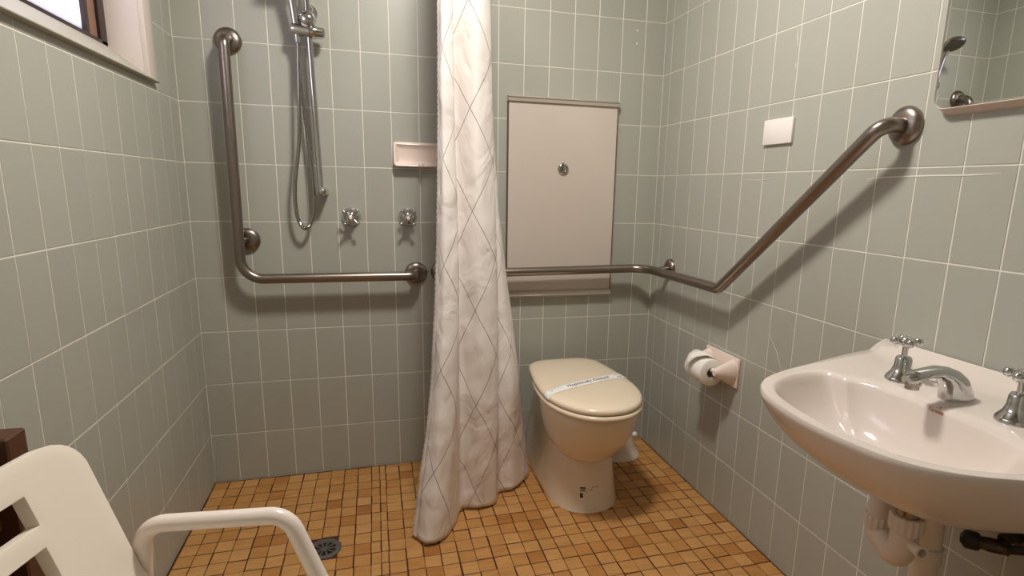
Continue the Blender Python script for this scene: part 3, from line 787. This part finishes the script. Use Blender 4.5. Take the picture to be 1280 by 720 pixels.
for f in (.15, .3, .45, .6, .75, .88):
    rings.append([(lambda w: P3(w, ztop(w.x, w.y) - .0015 * f))(o_.lerp(i_, f)) for o_, i_ in zip(OUT, INN)])
rings.append([P3(i_, ztop(i_.x, i_.y) - .004) for i_ in INN])
cb = Vector((.335, 0, 0))
for s_, z in ((.975, .762), (.95, .751), (.90, .732), (.83, .711), (.72, .690), (.58, .675), (.4, .667), (.2, .663), (.08, .661)):
    rings.append([P3(cb + (i_ - cb) * s_, z) for i_ in INN])
bas = MB().loft(rings).build('bowl', 'ceramic', t, sharp=70)
MB().lathe((RW - .335, YC, .6605), (0, 0, 1), [(.026, 0), (.026, .003), (.022, .005), (.018, .003), (.001, .002)], 28).build('drain', 'chrome', t)
bbv = BVHTree.FromPolygons([v.co.copy() for v in bas.data.vertices], [tuple(p.vertices) for p in bas.data.polygons])
def deck_z(x, y): 
    h = bbv.ray_cast(Vector((x, y, 1.2)), Vector((0, 0, -1))); return h[0].z if h[0] else .777
def basin_tap(x, y, rotd):
    z = deck_z(x, y) - .001
    tp = MB().lathe((x, y, z), (0, 0, 1), [(.0285, 0), (.0285, .004), (.0265, .008), (.019, .018), (.0155, .03), (.0145, .044), (.012, .048), (.006, .049)], 28).build('tap', 'chrome', t)
    MB().sweep([(x, y, z + .046), (x, y, z + .075)], .0055, 14).build('spindle', 'chrome', tp)
    h = MB().lathe((x, y, z + .068), (0, 0, 1), [(.008, 0), (.0125, .003), (.0145, .010), (.012, .017), (.008, .0195)], 18)
    for k in range(4):
        a_ = math.radians(rotd + 90 * k); d_ = Vector((math.cos(a_), math.sin(a_), .05)); p0 = Vector((x, y, z + .078))
        h.sweep([p0, p0 + d_ * .012, p0 + d_ * .017], [.009, .006, .0068], 10); h.ball(p0 + d_ * .020, .0088)
    h.build('handle', 'chrome', tp)
basin_tap(1.606, -1.403, 240)
basin_tap(1.608, -1.612, 195)
sx = [(1.614, .772, .033, .0235), (1.612, .783, .031, .0235), (1.605, .798, .0265, .0225), (1.594, .811, .020, .0205), (1.578, .821, .0145, .0185), (1.558, .827, .011, .0165), (1.535, .826, .0095, .0145), (1.515, .822, .0115, .015), (1.503, .818, .0125, .0145), (1.494, .816, .008, .010)]
pts = [Vector((x, 0, z)) for x, z, _, _ in sx]; rg = []
for i, (x, z, rv, rh) in enumerate(sx):
    tg = (pts[min(i + 1, len(pts) - 1)] - pts[max(i - 1, 0)]).normalized(); nv = Vector((-tg.z, 0, tg.x))
    if nv.z < 0 and i > 1: nv = -nv
    if i <= 1: nv = Vector((1, 0, .15)).normalized()
    rg.append([Vector((x, -1.508, z)) + nv * rv * math.cos(2 * PI * q / 20) * (1 if i > 1 else 1.0) + Y3 * rh * math.sin(2 * PI * q / 20) for q in range(20)])
# keep ring orientation consistent
for i in range(1, len(rg)):
    best = min(range(20), key=lambda s_: sum((rg[i][(q + s_) % 20] - rg[i - 1][q]).length for q in range(20)))
    rev = rg[i][::-1]; bestr = min(range(20), key=lambda s_: sum((rev[(q + s_) % 20] - rg[i - 1][q]).length for q in range(20)))
    f1 = sum((rg[i][(q + best) % 20] - rg[i - 1][q]).length for q in range(20)); f2 = sum((rev[(q + bestr) % 20] - rg[i - 1][q]).length for q in range(20))
    src, sft = (rg[i], best) if f1 <= f2 else (rev, bestr)
    rg[i] = [src[(q + sft) % 20] for q in range(20)]
sp = MB().loft(rg).build('spout', 'chrome', t, sharp=60)
MB().lathe((1.508, -1.508, .818), (0, 0, -1), [(.014, 0), (.0135, .010), (.0115, .012), (.0112, .018), (.009, .0185)], 20).build('outlet', 'chrome_dull', sp)
# maker's mark printed on the back slope of the bowl
def ray_px(x, y):
    return (fwd + rt * ((x - 667.6034) / FPX) - up * ((y - 376.7669) / FPX)).normalized()
h = bbv.ray_cast(CAM, ray_px(1170, 514))
if h[0]:
    v, f = text_mesh('Caroma', .0085, .1)
    nn = h[1] if h[1].x < 0 else -h[1]; nn.normalize()
    e1 = Vector((0, -1, 0)); e1 = (e1 - nn * e1.dot(nn)).normalized(); e2 = nn.cross(e1)
    if e2.z < 0: e2 = -e2
    v += [Vector((-.004, .006, 0)), Vector((0, .0105, 0)), Vector((.004, .006, 0)), Vector((.0025, .006, 0)), Vector((0, .0085, 0)), Vector((-.0025, .006, 0))]
    k = len(v) - 6; f += [(k, k + 5, k + 4, k + 1), (k + 1, k + 4, k + 3, k + 2)]
    vv = []
    for q in v:
        P = h[0] + e1 * q.x + e2 * q.y; hh = bbv.ray_cast(P + nn * .02, -nn); vv.append((hh[0] or P) + nn * .0006)
    obj('makers_mark', vv, f, 'logo', t)

# ------------------------------------------------------------------ waste trap under the basin
t = thing('waste_trap', 'white plastic S-bend trap under the basin', 'pipe trap', (1.50, -1.515, .49))
tx, ty = 1.500, -1.545; lx, ly = 1.538, -1.461; ox, oy = 1.640, -1.484
MB().lathe((tx, ty, .575), (0, 0, 1), [(.019, 0), (.019, .04)], 24).build('tailpiece', 'chrome_dull', t)
def nut(c, r, h, n=16):
    mb = MB(); rg = []
    for z in (0, h * .15, h * .85, h):
        rg.append([(c[0] + math.cos(2 * PI * q / (2 * n)) * (r * (1.0 if q % 2 else .94) - (.0015 if z in (0, h) else 0)), c[1] + math.sin(2 * PI * q / (2 * n)) * (r * (1.0 if q % 2 else .94) - (.0015 if z in (0, h) else 0)), c[2] + z) for q in range(2 * n)])
    return mb.loft(rg)
nut((tx, ty, .552), .0275, .030).build('nut', 'pvc', t, sharp=20)
dv = Vector((lx - tx, ly - ty, 0))
ub = fillet([(tx, ty, .570), (tx, ty, .488), (lx, ly, .488), (lx, ly, .518)], .0458, 10)
MB().sweep(ub, .0225, 24).build('u_bend', 'pvc', t)
nut((lx, ly, .500), .0272, .028).build('nut', 'pvc', t, sharp=20)
ob = fillet([(lx, ly, .518), (lx, ly, .556), (ox, oy, .545), (ox, oy, .0)], .035, 10)
MB().sweep(ob, .0235, 24).build('outlet_pipe', 'pvc', t)
bdir = Vector((-.25, -1, .12)).normalized(); b0 = Vector((tx, ty, .533)) + bdir * .012
mb = MB().lathe(b0, bdir, [(.0098, 0), (.0098, .028), (.011, .029), (.011, .034), (.0075, .034), (.0065, .02), (.001, .02)], 18); mb.build('spigot', 'pvc', t)
MB().lathe((ox, oy, .425), (0, 0, 1), [(.0235, 0), (.0275, .002), (.0275, .035), (.0235, .037)], 24).build('socket', 'pvc', t)

t = thing('stop_valve', 'dark chrome stop valve on the wall under the basin', 'valve', (RW, -1.52, .50))
mb = MB().lathe((RW, -1.552, .500), (-1, 0, 0), [(.022, 0), (.021, .006), (.012, .008), (.011, .045)], 20)
va, vb = Vector((1.702, -1.500, .476)), Vector((1.736, -1.566, .488)); vd = (vb - va).normalized()
mb.lathe(va, vd, [(.010, 0), (.013, .006), (.011, .025), (.014, .045), (.013, .065), (.009, .075)], 18)
mb.build('valve_body', 'chrome_dark', t)
MB().lathe(va + vd * .012, -vd, [(.0145, -.018), (.0175, -.014), (.0180, .004), (.015, .008), (.012, .006), (.006, .006), (.004, .008), (.001, .008)], 24).build('handwheel', 'dark_rubber', t)
MB().lathe(vb - vd * .012, vd, [(.012, 0), (.0145, .002), (.0145, .009), (.012, .011)], 6).build('nut', 'chrome_dark', t)
MB().sweep(crom([vb, vb + Vector((.006, -.035, .018)), vb + Vector((.010, -.075, .036)), vb + Vector((.010, -.12, .05))], 6), .0085, 10).build('flexible_hose', 'dark_rubber', t)

# ------------------------------------------------------------------ floor drain
t = thing('floor_drain', 'grey eight-sided metal floor drain with radial slots near the chair arm', 'drain', (DR[0], DR[1], 0))
def ngon(r, z, n=8, off=PI / 8): return [(DR[0] + r * math.cos(2 * PI * k / n + off), DR[1] + r * math.sin(2 * PI * k / n + off), z) for k in range(n)]
nn = 40
def octr(r, k): 
    a_ = 2 * PI * k / nn; m_ = (a_ + PI / 8) % (PI / 4) - PI / 8
    return r * math.cos(PI / 8) / math.cos(m_)
rg = [[(DR[0] + octr(.055, k) * math.cos(2 * PI * k / nn), DR[1] + octr(.055, k) * math.sin(2 * PI * k / nn), z) for k in range(nn)] for z in (-.0015, .0015)]
rg.append([(DR[0] + octr(.052, k) * math.cos(2 * PI * k / nn), DR[1] + octr(.052, k) * math.sin(2 * PI * k / nn), .0025) for k in range(nn)])
rg += [[(DR[0] + r * math.cos(2 * PI * k / nn), DR[1] + r * math.sin(2 * PI * k / nn), z) for k in range(nn)] for r, z in ((.036, .002), (.034, -.0012))]
MB().loft(rg, caps=False).build('plate', 'dark_metal', t)
MB().lathe((DR[0], DR[1], -.0014), (0, 0, 1), [(.0345, 0), (.001, .0002)], 32).build('void', 'black', t)
gr = MB().lathe((DR[0], DR[1], -.001), (0, 0, 1), [(.007, 0), (.007, .0025), (.005, .003)], 16)
for k in range(10):
    a_ = 2 * PI * k / 10; d_ = Vector((math.cos(a_), math.sin(a_), 0)); n_ = Vector((-d_.y, d_.x, 0)) * .0022; c_ = Vector((DR[0], DR[1], 0))
    q = [c_ + d_ * .005 - n_, c_ + d_ * .0355 - n_ * 1.3, c_ + d_ * .0355 + n_ * 1.3, c_ + d_ * .005 + n_]
    gr.add([v + Z3 * -.001 for v in q] + [v + Z3 * .0015 for v in q], [(0, 3, 2, 1), (4, 5, 6, 7), (0, 1, 5, 4), (1, 2, 6, 5), (2, 3, 7, 6), (3, 0, 4, 7)])
gr.build('grate', 'dark_metal', t, smooth=False)

# ------------------------------------------------------------------ shower chair
th = math.radians(-12); rec = math.radians(18)
Fd = Vector((math.cos(th), math.sin(th), 0)); Wd = Vector((math.sin(th), -math.cos(th), 0)); Ud = (-math.sin(rec) * Fd + Vector((0, 0, math.cos(rec)))); Nd = Fd * math.cos(rec) + Vector((0, 0, math.sin(rec)))
O3 = Vector((0.204, -1.380, 0.774))
t = thing('shower_chair', 'white plastic shower chair with slotted back and tubular arms', 'chair', (0.42, -1.58, 0))
BW = 0.40; w_a, w_b = -.012, -.012 + BW; h_t, h_b = .013, -.30
slots = [(.082, -.070, w_b - .110, -.029), (.088, -.140, w_b - .116, -.097)]
def back_w(h):  # the sides flare a little downwards
    return 0.0
def bpt(w, h, n):
    wc = (w_a + w_b) / 2; q = (w - wc) / (BW / 2)
    curve = .012 * q * q            # sides come forward
    low = max(0, (-.20 - h)) ; 
    return O3 + Wd * w + Ud * h + Nd * (n + curve - .012 * (( .0 - wc) / (BW / 2)) ** 2 + low * low * 6)
def in_slot(w, h):
    return any(a - 1e-6 <= w <= c + 1e-6 and b - 1e-6 <= h <= d + 1e-6 for a, b, c, d in slots)
WS = sorted(set([round(w_a + BW * i / 24, 5) for i in range(25)] + [s[0] for s in slots] + [s[2] for s in slots]))
HS = sorted(set([round(h_b + (h_t - h_b) * i / 20, 5) for i in range(21)] + [s[1] for s in slots] + [s[3] for s in slots]))
def rnd_corner(w, h, r=.050):
    cx0, cx1, cy = w_a + r, w_b - r, h_t - r
    if h > cy and (w < cx0 or w > cx1):
        cx = cx0 if w < cx0 else cx1; d = Vector((w - cx, h - cy)); L_ = max(abs(d.x), abs(d.y))
        if d.length > 1e-9: d = d * (L_ / d.length); return cx + d.x, cy + d.y
    return w, h
bm = bmesh.new(); vt = {}
for i, w in enumerate(WS):
    for j, h in enumerate(HS):
        a_, b_ = rnd_corner(w, h); vt[i, j] = bm.verts.new(bpt(a_, b_, 0))
for i in range(len(WS) - 1):
    for j in range(len(HS) - 1):
        if in_slot((WS[i] + WS[i + 1]) / 2, (HS[j] + HS[j + 1]) / 2): continue
        bm.faces.new((vt[i, j], vt[i + 1, j], vt[i + 1, j + 1], vt[i, j + 1]))
for v in [v for v in bm.verts if not v.link_faces]: bm.verts.remove(v)
bmesh.ops.recalc_face_normals(bm, faces=bm.faces)
me = bpy.data.meshes.new('backrest'); bm.to_mesh(me); bm.free(); me.materials.append(M['plastic'])
me.polygons.foreach_set('use_smooth', [True] * len(me.polygons))
o = bpy.data.objects.new('backrest', me); COL.objects.link(o); o.parent = t; o.matrix_parent_inverse = Matrix.Translation(-t.location)
md = o.modifiers.new('thickness', 'SOLIDIFY'); md.thickness = .020; md.offset = 0
md = o.modifiers.new('edges', 'BEVEL'); md.width = .006; md.segments = 3; md.limit_method = 'ANGLE'; md.angle_limit = math.radians(50)
sc = O3 + Wd * ((w_a + w_b) / 2)
def ch(f, w, z): return Vector((sc.x, sc.y, 0)) + Fd * f + Wd * w + Z3 * z
# seat: rounded slab
rg = []
for z, ins in ((.425, .012), (.430, .003), (.440, 0), (.448, .003), (.452, .012), (.449, .05)):
    rg.append([ch(p[0], p[1], z) for p in rrect(.085 + ins, -.195 + ins, .475 - ins, .195 - ins, .05)])
MB().loft(rg).build('seat', 'plastic', t, sharp=60)
for s_ in (-1, 1):
    wv = s_ * .215
    A0 = Vector((0.283, -1.367, 0.634)) if s_ < 0 else None
    pth = [ch(.02, wv, .0), ch(.055, wv, .44), ch(.072, wv, .638), ch(.278, wv, .650), ch(.335, wv, .50), ch(.40, wv, .42), ch(.44, wv, 0)]
    MB().sweep(fillet(pth, [0, .05, .038, .036, .08, .05, 0], 8), .0125, 18).build('arm_frame', 'tube_white', t)
    for f_ in (.02, .44):
        MB().lathe(ch(f_, wv, 0), (0, 0, 1), [(.016, 0), (.017, .004), (.015, .03), (.0125, .034)], 16).build('rubber_foot', 'dark_rubber', t)
for f_ in (.05, .41):
    MB().sweep([ch(f_, -.215, .415), ch(f_, .215, .415)], .0105, 14).build('cross_bar', 'tube_white', t)

# ------------------------------------------------------------------ dark timber stand at the left wall
t = thing('timber_stand', 'dark brown timber stand against left wall behind the shower chair', 'stand', (0.04, -1.30, 0))
for (ya, yb) in ((-1.226, -1.176), (-1.66, -1.61)):
    MB().bevbox((.006, ya, 0), (.058, yb, .728), .003, 1).build('post', 'wood', t, smooth=False)
for k in range(4):
    z = .14 + .145 * k
    MB().bevbox((.010, -1.612, z), (.034, -1.224, z + .12), .003, 1).build('slat', 'wood', t, smooth=False)

# ------------------------------------------------------------------ small marks on the walls
for z in (1.753, 1.704):
    MB().lathe((1.653, .0, z), (0, -1, 0), [(.0042, -.001), (.004, .0012), (.001, .002)], 10).build('wall_plug', 'filler', wb)
def streak(name, pts, w, parent):
    mb = MB(); P = [Vector((RW - .0008, y, z)) for y, z in pts]
    for i in range(len(P) - 1):
        d_ = (P[i + 1] - P[i]).normalized(); n_ = Vector((0, -d_.z, d_.y)); w0 = w * (.3 if i == 0 else 1); w1 = w * (.3 if i == len(P) - 2 else 1)
        q = [P[i] - n_ * w0, P[i + 1] - n_ * w1, P[i + 1] + n_ * w1, P[i] + n_ * w0]
        mb.add(q + [v + X3 * .002 for v in q], [(0, 1, 2, 3), (0, 4, 5, 1), (2, 6, 7, 3), (1, 5, 6, 2), (3, 7, 4, 0), (7, 6, 5, 4)])
    return mb.build(name, 'filler', parent, smooth=False)
streak('filler_streak', [(-1.09, 1.166), (-1.14, 1.170), (-1.25, 1.172), (-1.34, 1.172), (-1.40, 1.174)], .0014, wr)
streak('filler_streak', [(-.60, 1.170), (-.68, 1.166), (-.74, 1.170)], .0008, wr)
streak('filler_streak', [(-.783, 1.585), (-.785, 1.560), (-.789, 1.535)], .0012, wr)
streak('filler_streak', [(-.790, 1.490), (-.790, 1.475)], .0022, wr)
streak('scratch', [(-.80, .70), (-.84, .655), (-.87, .60)], .0007, wr)

# ------------------------------------------------------------------ ceiling light (source of the lamp light)
t = thing('ceiling_light', 'round opal ceiling light above the middle of the room', 'ceiling light', (LIGHT_POS[0], LIGHT_POS[1], RH))
MB().lathe((LIGHT_POS[0], LIGHT_POS[1], RH), (0, 0, -1), [(.15, 0), (.15, .02), (.14, .025)], 32).build('base', 'plaster', t)
MB().lathe((LIGHT_POS[0], LIGHT_POS[1], RH - .025), (0, 0, -1), [(.138, 0), (.13, .02), (.10, .042), (.05, .052), (.001, .054)], 32).build('diffuser', 'lit', t)
